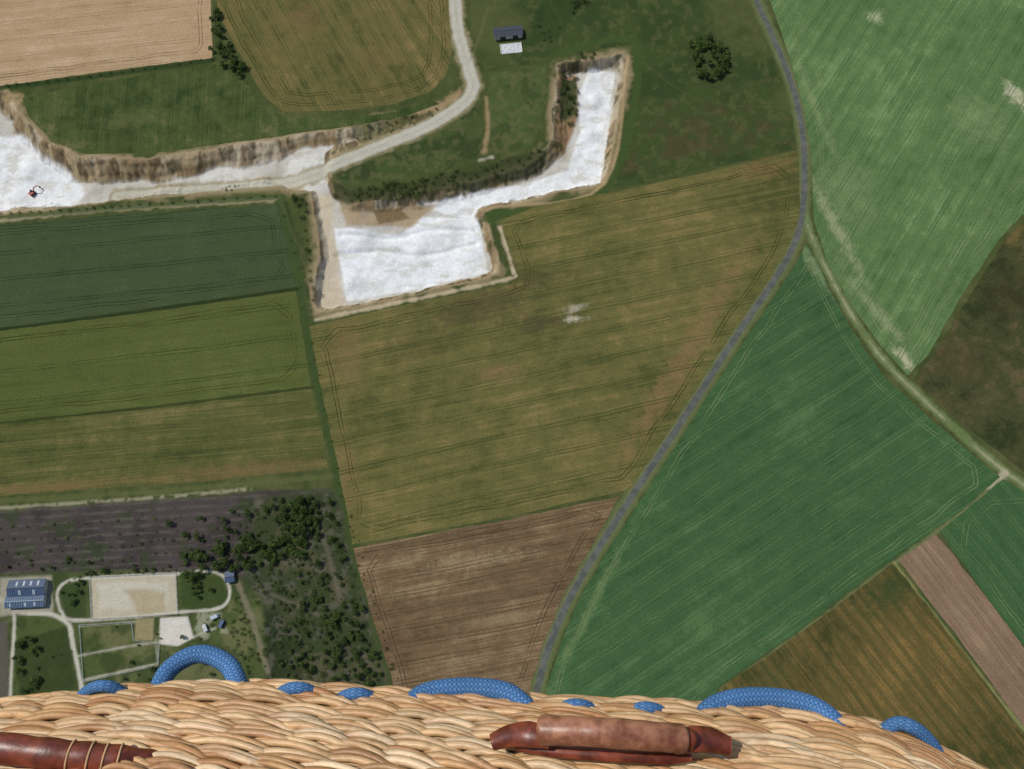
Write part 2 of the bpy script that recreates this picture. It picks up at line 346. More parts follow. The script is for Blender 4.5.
onfloor([(80,196),(200,186),(300,180),(310,200),(100,210)],C(182,171,148),.7,1.5,2,lim=.3)
onfloor([(545,75),(578,66),(578,110),(564,148),(548,150)],C(146,114,80),.95,1.5,2,lim=.0)
onfloor([(560,74),(578,72),(576,108),(562,116)],C(66,76,46),.95,1.5,2,lim=.0)
paint([(330,178),(350,190),(420,182),(480,168),(540,150),(556,140),(540,168),(480,186),(400,198),(350,204),(334,196)],C(56,64,36),1.2,2,.85)
isl=[(332,165),(400,138),(482,104),(482,135),(476,162),(420,176),(350,186),(334,180)]
paint(isl,C(67,82,44),1.5,1,.95); paint(isl,C(50,64,34),1.5,1,.7,(.48,.6,N2)); paint(isl,C(96,96,60),1.5,1,.5,(.52,.64,N3))
isr=[(489,72),(546,66),(548,100),(532,146),(495,154),(486,120)]
paint(isr,C(73,88,46),1.5,1,.95); paint(isr,C(54,69,38),1.5,1,.6,(.5,.6,N2)); paint(isr,C(98,98,60),1.5,1,.5,(.52,.64,N3))
pline([(486,98),(488,125),(484,152)],2.6,C(154,128,94),1,1.,.8); pline([(480,160),(492,157)],2.2,C(190,178,156),1.,1.2,.7)
mixm(sst(-.5,.5,sd)*sst(.9,.6,sl)*sst(.6,.7,fbm(X,Y,6,61,4))*.8*(X>P(330,150)[0]),C(70,74,44))
paint([(352,127),(440,106),(425,122),(360,144)],C(84,84,50),1,2,.75)
# quarry haul road climbing north
haul=[(452,-60),(455,0),(459,35),(470,72),(473,88),(462,104),(428,126),(380,146),(335,164),(300,176),(250,182),(180,186),(110,190)]
pline(haul,12,C(146,134,104),1.5,2.5,.8)
pline(haul,7.8,C(182,178,168),.8,.8,.95); pline(haul,1.0,C(158,152,140),.6,.4,.5)
pline([(488,8),(478,40),(470,60)],1.6,C(110,108,74),1,.8,.4)
pline([(415,110),(440,106),(460,92)],5,C(160,134,98),2,2,.8)
pline([(0,220),(100,210),(280,199)],3.0,C(160,146,116),1,1.5,.8)
pline([(281,200),(300,255),(312,322)],2.2,C(162,140,108),1,1.2,.6)
pline([(315,320),(400,302),(508,279),(513,270),(498,222)],2.0,C(184,166,138),1,1.2,.9)
pline([(498,222),(494,214),(606,188),(636,46),(560,52)],5.0,C(62,82,40),.8,.6,.9)
pline([(486,210),(500,206),(604,184),(628,56)],1.6,C(168,142,104),.8,.6,.8)
# field-edge lines
pline([(-80,98),(0,88),(100,76),(214,60)],3.5,C(46,64,32),.8,1,.9)
pline([(0,96),(22,96),(14,106)],3,C(165,138,98),1,1,.6)
hb=[(280,203),(298,270),(314,360),(332,440),(344,510),(358,560),(385,640),(410,740)]
pline(hb,7,C(60,78,40),.8,1,.9); pline([(286,203),(304,270),(320,360),(338,440),(350,510)],2,C(50,66,34),.8,1,.8)
pline([(-80,217),(0,217),(130,207),(284,197)],3,C(58,80,42),.8,.8,.8)
pline([(-80,333),(0,329.5),(150,310),(297,289)],2.6,C(40,54,28),.5,.4,.9); pline([(-80,433),(0,423),(150,407.5),(312,387.5)],2,C(54,62,30),.5,.4,.8)
pline([(-80,505),(0,501),(150,492),(332,476)],3.2,C(88,94,52),.8,1,.9)
pline([(-80,512),(0,508),(150,498),(250,489)],2.2,C(160,152,128),.8,1,.7,(.35,.5,N3))
# road verges + farm track between barley fields
road=[(738,-60),(755,-4),(775,42),(793,88),(802,130),(804.5,170),(802,215),(793,247),(773,282),(739,332),(703,388),(668,442),(634,493),(600,546),(571,596),(551,641),(538,686),(526,740),(515,810)]
pline(road,9.,C(94,103,62),.8,1,.9); pline(road,4.8,C(122,118,92),.5,.8,.45)
trk=[(804,215),(815,244),(826,268),(850,312),(878,353),(904,381),(950,424),(1003,470),(1060,510)]
pline(trk,5.5,C(100,118,70),.8,1,.9); pline(trk,1.6,C(162,156,128),.7,.8,.7,(.4,.58,N2))
pline([(1003,476),(960,514),(890,566),(800,634),(722,690)],2.2,C(110,117,76),.7,.8,.7); pline([(988,486),(1006,473)],4,C(172,162,138),1,1.2,.8)
pline([(894,563),(955,642),(1024,730)],1.6,C(134,134,80),.5,.4,.8)
# plantation & farm land
pl=[(-80,514),(0,511),(250,493),(334,490),(345,530),(350,590),(200,574),(80,574),(0,580),(-80,580)]
SAT[0]=.85; WARM[0]=1.
paint(pl,C(76,66,66),1.5,1.5,.95); paint(pl,C(60,56,52),1.5,1.5,.8,(.42,.6,N2)); paint(pl,C(58,68,42),1.5,1.5,.8,(.5,.64,fbm(X,Y,11,81,4)))
A0=D(335,-20,(150,530)); vv=-math.sin(A0)*X+math.cos(A0)*Y+(N1-.5)*5
paint(pl,C(94,88,78),1,1,.6,(.7,1.1,.5+.5*np.sin(vv*2*math.pi/4.2)+(N3-.5)*1.2),)
scr=[(256,500),(334,490),(350,548),(362,590),(392,700),(396,760),(-60,760),(-60,690),(60,690),(150,660),(230,640),(240,590)]
paint(scr,C(58,68,40),2,2,.95); paint(scr,C(90,86,62),2,2,.6,(.5,.62,N2)); paint(scr,C(38,52,28),2,2,.8,(.45,.6,N1)); paint(scr,C(102,94,84),2,2,.5,(.55,.7,N3))
SAT[0]=.88; WARM[0]=.96
farm=[(-60,578),(60,572),(232,572),(262,600),(268,680),(60,700),(-60,700)]
paint(farm,C(76,88,48),1.5,1.5,.9); paint(farm,C(106,106,70),1.5,1.5,.7,(.5,.62,N2)); paint(farm,C(54,68,36),1.5,1.5,.7,(.48,.62,fbm(X,Y,9,85,4)))
paint([(12,640),(70,625),(76,690),(20,700)],C(54,68,36),1,2,.9)
paint([(-60,622),(8,622),(10,700),(-60,700)],C(90,84,80),1,1,.9)
paint([(60,585),(86,580),(86,618),(64,618)],C(58,74,40),.8,.6,.9); paint([(180,576),(222,576),(228,596),(216,610),(180,608)],C(60,76,40),.8,.6,.9)
paint([(90,577),(176,573),(178,614),(92,619)],C(178,168,148),.5,.2,1); paint([(98,585),(170,580),(170,606),(100,610)],C(190,184,168),1.5,2,.8)
paint([(125,590),(168,590),(165,616),(140,616)],C(164,150,120),1.5,2,.85)
paint([(136,619),(154,618),(152,640),(134,640)],C(146,136,100),.6,.5,.9)
paint([(160,618),(188,616),(194,638),(178,646),(160,644)],C(200,194,184),.5,.3,1)
paint([(196,612),(222,612),(226,632),(205,640),(192,632)],C(150,150,130),1,2,.7,(.45,.6,N3))
wc=C(188,182,168)
def path(l,w=1.6,s=.95): pline(l,w,wc,.6,.4,s)
path([(60,610),(57,594),(64,583),(80,579),(130,576),(176,574),(200,571),(220,574),(229,586),(228,600),(216,609),(180,612),(120,618),(72,620),(60,610)],1.5)
path([(0,600),(20,612),(50,614),(68,624),(72,640),(78,668),(82,690)],2.2); path([(-20,590),(4,600),(14,616),(12,660),(10,700)],1.6)
path([(78,656),(130,646),(160,642)],1.0,.6); path([(84,680),(120,672),(156,664)],1.0,.7); path([(186,640),(215,628)],1,.6); path([(80,626),(134,622)],.8,.6); path([(156,640),(158,664)],.8,.5)
pline([(238,584),(252,620),(268,672)],3,C(128,118,98),.8,1,.7); pline([(260,590),(285,600),(330,620)],1.5,C(116,108,92),.8,1,.5); pline([(318,520),(330,560),(340,600)],2,C(112,102,90),1,1.2,.5)
paint([(0,578),(52,575),(54,612),(0,616)],C(160,154,142),1,.8,.8)
col*= (1+(N4[...,None]-.5)*.12)
ny,nx=shp; V=np.stack([X,Y,Z],-1).reshape(-1,3)
idx=np.arange(nx*ny).reshape(ny,nx)
F=np.stack([idx[:-1,:-1],idx[:-1,1:],idx[1:,1:],idx[1:,:-1]],-1).reshape(-1,4)
nv=len(V); Bg=9000
ext=np.array([[-Bg,-Bg,0],[Bg,-Bg,0],[Bg,Bg,0],[-Bg,Bg,0]]); V=np.vstack([V,ext])
c00,c10,c11,c01=idx[0,0],idx[0,-1],idx[-1,-1],idx[-1,0]
F=np.vstack([F,[[nv,nv+1,c10,c00],[nv+1,nv+2,c11,c10],[nv+2,nv+3,c01,c11],[nv+3,nv,c00,c01]]])
tc=np.vstack([col.reshape(-1,3),np.tile(C(74,90,42),(4,1))])
m=NT('ground_soil_grass'); p=m.pos(); x,y,_=m.sep(p)
near=m.math('MULTIPLY',m.mr(m.math('ABSOLUTE',x),361,362.5,1,0),m.mr(m.math('ABSOLUTE',m.math('SUBTRACT',y,150)),261,262.5,1,0))
vo=m.n('ShaderNodeTexVoronoi'); m.put(vo.inputs['Vector'],p); vo.inputs['Scale'].default_value=.006
hs=m.sep(vo.outputs['Color'])
far=m.mix(m.mr(hs[0],.3,.7,smooth=False),C(60,96,48),C(124,112,64)); far=m.mix(m.mr(hs[1],.7,.75),far,C(170,140,100))
cc=m.mix(near,far,m.attr())
f=m.math('ADD',m.math('MULTIPLY',m.noise(p,1.1,4,.75),.7),m.math('MULTIPLY',m.noise(p,.2,3),.3))
gm=m.out(m.scale(cc,m.mr(f,.3,.7,.80,1.20,smooth=False)))
m.bump(m.noise(p,1.0,5,.75),.9,.5)
make_mesh('ground',V,F,[gm],tint=tc,smooth=True)

# ---------- ROAD ----------
SAT[0]=1.; WARM[0]=.95
m=NT('asphalt'); p=m.pos(); n=m.noise(p,.2,5,.6); n2=m.noise(p,2.5,2)
am=m.out(m.scale(m.mix(m.mr(n,.35,.65),C(80,83,82),C(98,100,97)),m.mr(n2,.3,.7,.9,1.1)))
strip('road',catmull(PP(road),14),3.5,.10,am,jit=.10)

# ---------- TREES ----------
SAT[0]=.9
leafm=tint_mat('leaf_foliage',.8,.1,.25,.8); barkm=simple_mat('bark',C(90,72,54),.9,.1)
def tree_arrays(R=3.,Ht=6.,nl=700,tone=(C(48,70,32),C(92,114,54)),seed=0,trunk=True):
    r=np.random.default_rng(seed); V=[];F=[];T=[];MI=[]
    if trunk:
        segs=[((0,0,0),(0.1,0,Ht*.5),.05*Ht,.03*Ht)]
        for k in range(6):
            a=k*1.05+r.random()*.5; L=R*(.5+.3*r.random())
            segs.append(((0.05,0,Ht*(.25+.06*k)),(math.cos(a)*L,math.sin(a)*L,Ht*(.55+.07*k)),.02*Ht,.006*Ht))
        for a,b,ra,rb in segs:
            a=np.array(a,float);b=np.array(b,float);b0=len(V)
            d=(b-a)/np.linalg.norm(b-a); u=np.cross(d,[.3,1,.1]);u/=np.linalg.norm(u);w=np.cross(d,u)
            for q,rr in((a,ra),(b,rb)):
                for i in range(6): V.append(q+rr*(u*math.cos(i*math.pi/3)+w*math.sin(i*math.pi/3)))
            for i in range(6): F.append([b0+i,b0+(i+1)%6,b0+6+(i+1)%6,b0+6+i]);MI.append(1)
            T+= [C(90,72,54)]*12
    nc=16; cl=[]
    for k in range(nc):
        a=r.random()*6.28; q=R*math.sqrt(r.random())*.72; z=Ht*(.42+.5*r.random()*(1-.5*(q/R)**2))
        cl.append((math.cos(a)*q,math.sin(a)*q,z,R*(.28+.2*r.random()),r.random()))
    per=nl//nc
    for (cx,cy,cz,cr,tn) in cl:
        d=r.normal(size=(per,3)); d/=np.linalg.norm(d,axis=1)[:,None]; rad=cr*(.55+.5*r.random(per))
        c=np.array([cx,cy,cz])+d*rad[:,None]*[1,1,.8]
        for i in range(per):
            n_=d[i]+r.normal(size=3)*.5; n_/=np.linalg.norm(n_); u=np.cross(n_,[.2,.3,1]); u/=np.linalg.norm(u)+1e-6; w=np.cross(n_,u)
            s=R*(.06+.07*r.random()); b0=len(V)
            V+= [c[i]-u*s,c[i]-w*s*.7,c[i]+u*s,c[i]+w*s*.7]; F.append([b0,b0+1,b0+2,b0+3]); MI.append(0)
            t=np.clip(tn*.7+.3*r.random(),0,1); cc=np.array(tone[0])*(1-t)+np.array(tone[1])*t; T+=[cc]*4
    return np.array(V),np.array(F),np.array(T),np.array(MI)
TV=[tree_arrays(seed=s,nl=760,Ht=6+s%2) for s in range(4)]
BV=[tree_arrays(R=1.5,Ht=2.2,nl=220,seed=20+s,tone=(C(56,76,36),C(104,122,66))) for s in range(4)]
def cluster(name,items,var,tonek=1.):
    Vs=[];Fs=[];Ts=[];Ms=[];o=0
    for (x,y,z,s) in items:
        v,f,t,mi=var[random.randrange(len(var))]; a=random.random()*6.28
        c,s_=math.cos(a),math.sin(a); vz=v.copy(); vx=v[:,0]*c-v[:,1]*s_; vy=v[:,0]*s_+v[:,1]*c
        vz[:,0]=vx*s+x; vz[:,1]=vy*s+y; vz[:,2]=v[:,2]*s*(.85+.3*random.random())+z
        Vs.append(vz);Fs.append(f+o);Ts.append(t*tonek*(.75+.5*random.random()));Ms.append(mi);o+=len(v)
    return make_mesh(name,np.vstack(Vs),np.vstack(Fs),[leafm,barkm],np.concatenate(Ms),np.vstack(Ts))
def gz(x,y):
    i=int(np.clip(round((x-xs[0])/step),0,nx-1)); j=int(np.clip(round((y-ys[0])/step),0,ny-1)); return Z[j,i]
def scatter(poly,n,smin,smax):
    q=[p for p in poly]; xs_=[p[0] for p in q]; ys_=[p[1] for p in q]; out=[]
    while len(out)<n:
        a=random.uniform(min(xs_),max(xs_)); b=random.uniform(min(ys_),max(ys_)); ins=False
        for i in range(len(q)):
            p1,p2=q[i],q[(i+1)%len(q)]
            if (p1[1]>b)!=(p2[1]>b) and a<(p2[0]-p1[0])*(b-p1[1])/(p2[1]-p1[1])+p1[0]: ins=not ins
        if ins: x,y=P(a,b); out.append((x,y,gz(x,y)-.1,random.uniform(smin,smax)))
    return out
def along(pl,sp,smin,smax,jit=1.):
    c=catmull(PP(pl),10); out=[]; acc=0
    for i in range(1,len(c)):
        acc+=np.linalg.norm(c[i]-c[i-1])
        if acc>sp: acc=0; x,y=c[i]+np.array([random.uniform(-jit,jit),random.uniform(-jit,jit)]); out.append((x,y,gz(x,y)-.1,random.uniform(smin,smax)))
    return out
cluster('tree_grove',scatter([(690,44),(708,38),(726,46),(727,70),(712,80),(695,74)],44,.6,1.0),TV,1.)
cluster('hedgerow_trees',scatter([(211,14),(221,10),(228,40),(246,68),(240,76),(226,68),(212,56)],34,.5,.95),TV,.95)
cluster('farmyard_trees',scatter([(178,556),(250,540),(300,534),(304,556),(262,566),(225,572),(182,582)],66,.5,1.0),TV,.9)
cluster('plantation_edge_trees',scatter([(150,520),(334,496),(345,540),(220,550)],46,.3,.75)+scatter([(0,560),(170,556),(180,572),(0,578)],18,.3,.55),TV,.8)
cluster('woodland_edge_trees',scatter([(280,500),(312,496),(322,520),(304,550),(280,540)],30,.6,1.05),TV,.85)
cluster('scrubland_trees',scatter([(262,500),(334,494),(350,560),(384,676),(390,740),(290,740),(270,640),(300,560)],120,.3,.75)+scatter([(320,600),(360,600),(384,680),(330,690)],45,.4,.8),TV,.85)
cluster('scrub_bushes',scatter([(240,500),(334,494),(350,560),(384,676),(390,740),(270,740),(262,640)],520,.4,1.1),BV,.9)
cluster('quarry_bushes',scatter([(558,70),(578,66),(580,108),(570,122),(562,96)],36,.6,1.3)+scatter([(336,186),(400,184),(540,150),(548,160),(470,184),(395,200),(350,202)],105,.4,1.1)+scatter([(384,184),(425,180),(425,196),(388,200)],34,.8,1.5)+scatter([(352,130),(440,108),(425,122),(360,142)],30,.4,.9),BV,.85)
cluster('slope_bushes',scatter([(565,-8),(592,-8),(585,12),(572,14)],16,.8,1.6)+scatter([(528,20),(560,20),(566,40),(540,48)],14,.4,1.0)+scatter([(575,52),(596,50),(596,60),(575,62)],10,.6,1.1),BV,.9)
cluster('track_bushes',along([(296,198),(308,250),(314,300)],4,.5,1.4)+scatter([(290,195),(308,200),(308,218),(298,222)],10,.8,1.6)+scatter([(215,184),(240,183),(240,191),(215,191)],8,.5,1.),BV,.85)
cluster('hedge',along([(-40,216),(60,211),(150,204),(276,196)],3.2,.5,.9,.5)+along([(-60,94),(0,87),(100,75),(212,59)],3,.4,.9,.5)+along(hb,7,.3,.7,1.2)+along([(345,500),(385,640),(400,700)],3,.4,1.,1.5),BV,.85)
rows=[]
for k,yy in enumerate([523,535,548,561]):
    rows+=along([(-40,yy+6),(100,yy),(300 if k<2 else 190,yy-12)],2.0 if k in(0,2) else 3.2,.35,.95,1.1)
cluster('plantation_saplings',rows,BV,1.1)
cluster('paddock_trees',scatter([(14,640),(40,634),(46,690),(20,700)],22,.3,.8)+scatter([(60,584),(84,580),(84,600),(64,606)],9,.3,.55)+scatter([(184,584),(200,578),(216,588),(202,606)],10,.3,.55)+scatter([(100,618),(190,625),(240,650),(240,690),(130,690)],20,.2,.5),TV,.95)
cluster('shrub_rows',along([(40,660),(75,650)],4,.4,.8)+along([(84,690),(150,672),(200,660)],5,.4,.8)+along([(196,630),(240,620)],4,.4,.9)+scatter([(225,600),(246,592),(262,660),(240,680)],60,.4,1.)+along([(60,582),(100,574),(176,570)],3,.4,.8),BV)

# ---------- BUILDINGS ----------
def boxv(cx,cy,cz,sx,sy,sz): 
    return [(cx+a*sx/2,cy+b*sy/2,cz+c*sz/2) for c in(-1,1) for a,b in((-1,-1),(1,-1),(1,1),(-1,1))]
BF=[[0,3,2,1],[4,5,6,7],[0,1,5,4],[1,2,6,5],[2,3,7,6],[3,0,4,7]]
def parts_obj(name,boxes,mat,parent):
    V=[];F=[]
    for b in boxes:
        o=len(V); V+=boxv(*b); F+=[[i+o for i in f] for f in BF]
    return make_mesh(name,V,F,[mat],parent=parent)
bluem=simple_mat('blue_sheet_metal',C(62,84,120),.5,.3,.15); wallm=simple_mat('render_wall',C(190,184,172)); darkr=simple_mat('dark_roof_sheet',C(62,68,82),.6,.3,.15); palem=simple_mat('pale_panel',C(160,174,190),.5,.3,.1); concm=simple_mat('concrete_slab',C(190,192,196),.9,.1,.2); doorm=simple_mat('dark_door',C(60,56,52))
def gable(name,loc,ang,L,Wd,hw,hr,roofm,ribm,skl=(),door=True):
    e=empty(name); e.location=(loc[0],loc[1],0); e.rotation_euler=(0,0,ang)
    parts_obj('walls',[(0,0,hw/2,L,Wd,hw)],wallm,e)
    o=.5; V=[];F=[]
    for s in(-1,1):
        b=len(V); x=L/2+o;y=(Wd/2+o)*s;ze=hw-.1
        V+=[(-x,0,hw+hr),(x,0,hw+hr),(x,y,ze),(-x,y,ze),(-x,0,hw+hr-.15),(x,0,hw+hr-.15),(x,y,ze-.15),(-x,y,ze-.15)]
        F+=[[b+i for i in f] for f in BF]
    make_mesh('roof',V,F,[roofm],parent=e)
    V=[(-L/2,-Wd/2,hw),(-L/2,Wd/2,hw),(-L/2,0,hw+hr-.2),(L/2,-Wd/2,hw),(L/2,Wd/2,hw),(L/2,0,hw+hr-.2)]
    make_mesh('gable_ends',V,[[0,1,2],[3,5,4]],[wallm],parent=e)
    V=[];F=[]
    def slab(xa,xb,ta,tb,s,h):
        b=len(V)
        for hh in(0.02,h):
            for (xx,tt) in((xa,ta),(xb,ta),(xb,tb),(xa,tb)):
                V.append((xx,(Wd/2+o)*s*tt,hw+hr-(hr+.1)*tt+hh))
        F.extend([[b+i for i in f] for f in BF])
    for s in(-1,1):
        k=int(L/1.2)
        for i in range(k+1): xx=-L/2+i*L/k; slab(xx-.06,xx+.06,.02,1,s,.1)
    slab(-L/2-o,L/2+o,0,.04,1,.18); slab(-L/2-o,L/2+o,0,.04,-1,.18)
    make_mesh('roof_ribs',V,F,[ribm],parent=e)
    V=[];F=[]
    for (a,b,s) in skl: slab(a*L,b*L,.25,.8,s,.06)
    if V: make_mesh('skylights',V,F,[palem],parent=e)
    if door: parts_obj('doors',[(-L*.2,-Wd/2-.05,hw*.42,3.4,.08,hw*.84),(L*.25,-Wd/2-.05,hw*.42,3.4,.08,hw*.84)],doorm,e)
    parts_obj('windows',[(x,Wd/2+.04,hw*.65,1.4,.06,.9) for x in(-L*.3,0,L*.3)],doorm,e)
    return e
a0=D(40,-2,(30,590))
gable('horse_barn',P(30,588),a0,19,8,3.2,1.4,bluem,darkr,[(-.3,-.24,1),(-.1,-.04,1),(.1,.16,1),(.3,.36,1),(-.2,-.14,-1),(.2,.26,-1)])
gable('stable_block',P(28,601),a0,20,6.0,2.8,1.2,bluem,palem,[(-.4,-.36,-1),(0,.05,-1),(.25,.3,-1)])
gable('blue_shed',P(231,577),a0+.1,4,5,2.4,.7,bluem,darkr,door=False)
a1=D(30,-3,(508,38))
gable('quarry_hangar',P(508,35),a1,18,6.4,3.6,1.0,darkr,darkr,[],True)
e=empty('loading_yard'); x,y=P(511,48); e.location=(x,y,0); e.rotation_euler=(0,0,a1)
parts_obj('slab',[(0,-.3,.1,14,7.5,.2)],concm,e); parts_obj('kerb_blocks',[(-6.9,-.3,.45,.4,7.5,.5),(6.9,-.3,.45,.4,7.5,.5)],wallm,e)
def fence(name,pl,h=1.3,sp=3):
    c=np.array(PP(pl)); bx=[]; e=empty(name); V=[];F=[]
    for i in range(len(c)-1):
        a,b=c[i],c[i+1]; L=np.linalg.norm(b-a); k=max(1,int(L/sp)); d=(b-a)/L; n=np.array([-d[1],d[0]])*.04
        for j in range(k): q=a+(b-a)*j/k; bx.append((q[0],q[1],h/2,.12,.12,h))
        for zz in(.6,1.1):
            o=len(V)
            for z2 in(zz-.06,zz+.06):
                for w in(a-n,b-n,b+n,a+n): V.append((w[0],w[1],z2))
            F+=[[o+t for t in f] for f in BF]
    parts_obj('posts',bx,palem,e); make_mesh('rails',V,F,[palem],parent=e)
fence('arena_fence',[(90,577),(176,573),(178,614),(92,619),(90,577)])
fence('paddock_fence',[(80,625),(132,622),(134,640),(160,644),(158,666),(84,682),(80,625)])
def trailer(loc,ang,c):
    e=empty('horse_trailer'); e.location=(*P(*loc),0); e.rotation_euler=(0,0,ang)
    parts_obj('box',[(0,0,1.3,3.6,1.9,1.7)],c,e); parts_obj('wedge_nose',[(2.0,0,1.0,.5,1.5,1.0)],c,e); parts_obj('drawbar',[(2.8,0,.5,1.4,.12,.12)],doorm,e)
    parts_obj('wheels',[(x,y,.35,.65,.2,.65) for x in(-.5,.3) for y in(-1.0,1.0)],doorm,e)
trailer((215,617),.4,palem); trailer((222,624),1.2,bluem); trailer((206,628),2.,concm)
redm=simple_mat('machine_paint',C(150,54,44),.5,.3,.1)
x,y=P(24,186); e=empty('excavator'); e.location=(x,y,gz(x,y)+.1); e.rotation_euler=(0,0,.9)
parts_obj('tracks',[(0,-1.1,.45,3.8,.6,.9),(0,1.1,.45,3.8,.6,.9)],doorm,e)
parts_obj('body',[(-.6,0,1.55,2.6,2.5,1.1),(-1.7,0,1.8,.7,2.3,1.2)],redm,e); parts_obj('cab',[(.5,.75,2.0,1.4,.95,1.7)],doorm,e)
def beam(a,b,w): 
    a=Vector(a);b=Vector(b);d=(b-a).normalized();u=Vector((0,1,0))*w;v=d.cross(u).normalized()*w
    return [tuple(q+s*u*.5+t*v*.5) for q in(a,b) for s,t in((-1,-1),(1,-1),(1,1),(-1,1))]
make_mesh('boom',beam((.7,-.3,1.6),(3.2,-.3,4.0),.45)+beam((3.2,-.3,4.0),(5.4,-.3,3.0),.4),[[i+o for i in f] for o in(0,8) for f in BF],[redm],parent=e)
make_mesh('arm',beam((5.4,-.3,3.1),(6.0,-.3,.9),.32),BF,[redm],parent=e)
make_mesh('bucket',[(5.6,-.9,.9),(6.3,-.9,.9),(5.9,-.9,.1),(5.3,-.9,.3),(5.6,.3,.9),(6.3,.3,.9),(5.9,.3,.1),(5.3,.3,.3)],[[0,1,2,3],[4,7,6,5],[1,5,6,2],[2,6,7,3],[0,4,5,1]],[doorm],parent=e)

# ---------- BASKET ----------
SAT[0]=1.; WARM[0]=1.
basket=empty('balloon_basket')
ep=[(-330,804),(-250,738),(-120,720),(0,711),(70,703),(150,695),(240,692),(330,696),(420,702),(520,706),(620,710),(720,714),(810,720),(870,731),(930,754),(985,782),(1040,822),(1075,892),(1085,1010)]
E=catmull([B3(a,b,1.1)[:2] for a,b in ep],40)
L=np.concatenate([[0],np.cumsum(np.linalg.norm(np.diff(E,axis=0),axis=1))])
NS=int(L[-1]/.005); S=np.linspace(0,L[-1],NS)
E=np.stack([np.interp(S,L,E[:,0]),np.interp(S,L,E[:,1])],1)
for _ in range(12): E[1:-1]=(E[:-2]+2*E[1:-1]+E[2:])/4
T=np.gradient(E,axis=0); T/=np.linalg.norm(T,axis=1)[:,None]; NO=np.stack([-T[:,1],T[:,0]],1)
def wall(t,off=0.):
    t=np.broadcast_to(np.asarray(t,float),(NS,))
    o=np.where(t>0,-.46*(np.sqrt(t*t+.035**2)-.035),-.7*(np.sqrt(t*t+.05**2)-.05))+off
    return np.concatenate([E+NO*o[:,None],(H-1.1+t)[:,None]],1)
def tube(path,rad,sides=8,ref=None,flat=1.0,prof=None):
    path=np.asarray(path,float); n=len(path); Tn=np.gradient(path,axis=0); Tn/=np.linalg.norm(Tn,axis=1)[:,None]+1e-12
    if ref is None: ref=np.tile([0.,0,1],(n,1))
    Bn=np.cross(Tn,ref); Bn/=np.linalg.norm(Bn,axis=1)[:,None]+1e-12; Nn=np.cross(Bn,Tn)
    a=np.arange(sides)/sides*2*np.pi; rad=np.broadcast_to(rad,(n,))
    R=rad[:,None]*np.ones((n,sides)) if prof is None else rad[:,None]*prof
    V=path[:,None,:]+R[...,None]*(np.cos(a)[None,:,None]*Nn[:,None,:]*flat+np.sin(a)[None,:,None]*Bn[:,None,:])
    i=np.arange(n*sides).reshape(n,sides); j=np.roll(i,-1,1)
    F=np.stack([i[:-1],j[:-1],j[1:],i[1:]],-1).reshape(-1,4)
    return V.reshape(-1,3),F
pitch=.0165; stake=.062
Vs=[];Fs=[];Ts=[];o=0
pal=[C(224,188,142),C(214,174,126),C(232,202,162),C(202,158,108),C(220,184,138),C(184,138,92)]
row=0; t=-.13
NOz=np.concatenate([NO,np.zeros((NS,1))],1)
while t<.36:
    ph=(row%3)*2.1+random.random()*1.6; amp=.34+.16*random.random()
    wob=(vn(S,S*0,.16,row+3)-.5)*.012
    for k in range(3):
        th=2*np.pi*S/(3*stake)+2*np.pi*k/3+ph+(vn(S,S*0,.13,row)-.5)*2.2
        for c in range(2):
            dv=(c-.5)*.0074
            rad=.0042*(1+.2*(vn(S,S*0,.03,row*7+k*2+c)-.5)+.3*(random.random()-.5))
            pth=wall(t+wob+np.sin(th)*pitch*amp+dv*np.clip(np.cos(th)+.6,.3,1.3)+(vn(S,S*0,.05,row*3+c*5+k+90)-.5)*.003,0)+NOz*(np.cos(th)*.0085+.004+.003*(vn(S,S*0,.05,row+c*9+k)-.5))[:,None]
            v,f=tube(pth,rad,7,NOz)
            base=np.array(pal[random.randrange(6)]); seg=vn(S,S*0,.09,row*5+k+c*2)
            tt=base[None,:]*(.66+.46*seg)[:,None]; red=sst(.58,.82,vn(S,S*0,.07,row*3+k+50))
            tt=tt*(1-red[:,None]*.55)+np.array(C(164,106,60))*red[:,None]*.55
            Vs.append(v);Fs.append(f+o);Ts.append(np.repeat(tt,7,0));o+=len(v)
    t+=pitch; row+=1
m=NT('wicker_cane',.42,.4); p=m.pos()
nn=m.noise(p,160,4,.6); n3=m.noise(m.comb(*[m.math('MULTIPLY',q,k) for q,k in zip(m.sep(p),(25,400,400))]),1.,2); n5=m.noise(p,28,4,.6)
m.bump(m.math('ADD',nn,n3),.0006,.5)
cm=m.out(m.scale(m.mix(m.mr(n5,.52,.72,0,.5),m.attr(),C(144,98,60)),m.mr(m.math('ADD',m.math('MULTIPLY',nn,.5),m.math('MULTIPLY',n3,.5)),.3,.7,.72,1.12,smooth=False)))
make_mesh('wicker_weave',np.vstack(Vs),np.vstack(Fs),[cm],tint=np.vstack(Ts),smooth=True,parent=basket)
Vs=[];Fs=[];o=0
tt_=np.linspace(-.14,.37,26)
for s in np.arange(0,L[-1],stake):
    i=min(NS-1,int(s/L[-1]*NS))
    oo=np.where(tt_>0,-.46*(np.sqrt(tt_**2+.035**2)-.035),-.7*(np.sqrt(tt_**2+.05**2)-.05))-.001
    pth=np.stack([E[i,0]+NO[i,0]*oo,E[i,1]+NO[i,1]*oo,H-1.1+tt_],1)
    v,f=tube(pth,.005,7,np.tile([T[i,0],T[i,1],0],(26,1))); Vs.append(v);Fs.append(f+o);o+=len(v)
make_mesh('wicker_stakes',np.vstack(Vs),np.vstack(Fs),[simple_mat('stake_cane',C(170,128,84),.5,.3,.2,60)],smooth=True,parent=basket)
rowsw=[wall(t_,-.012) for t_ in np.linspace(-.14,.36,14)]
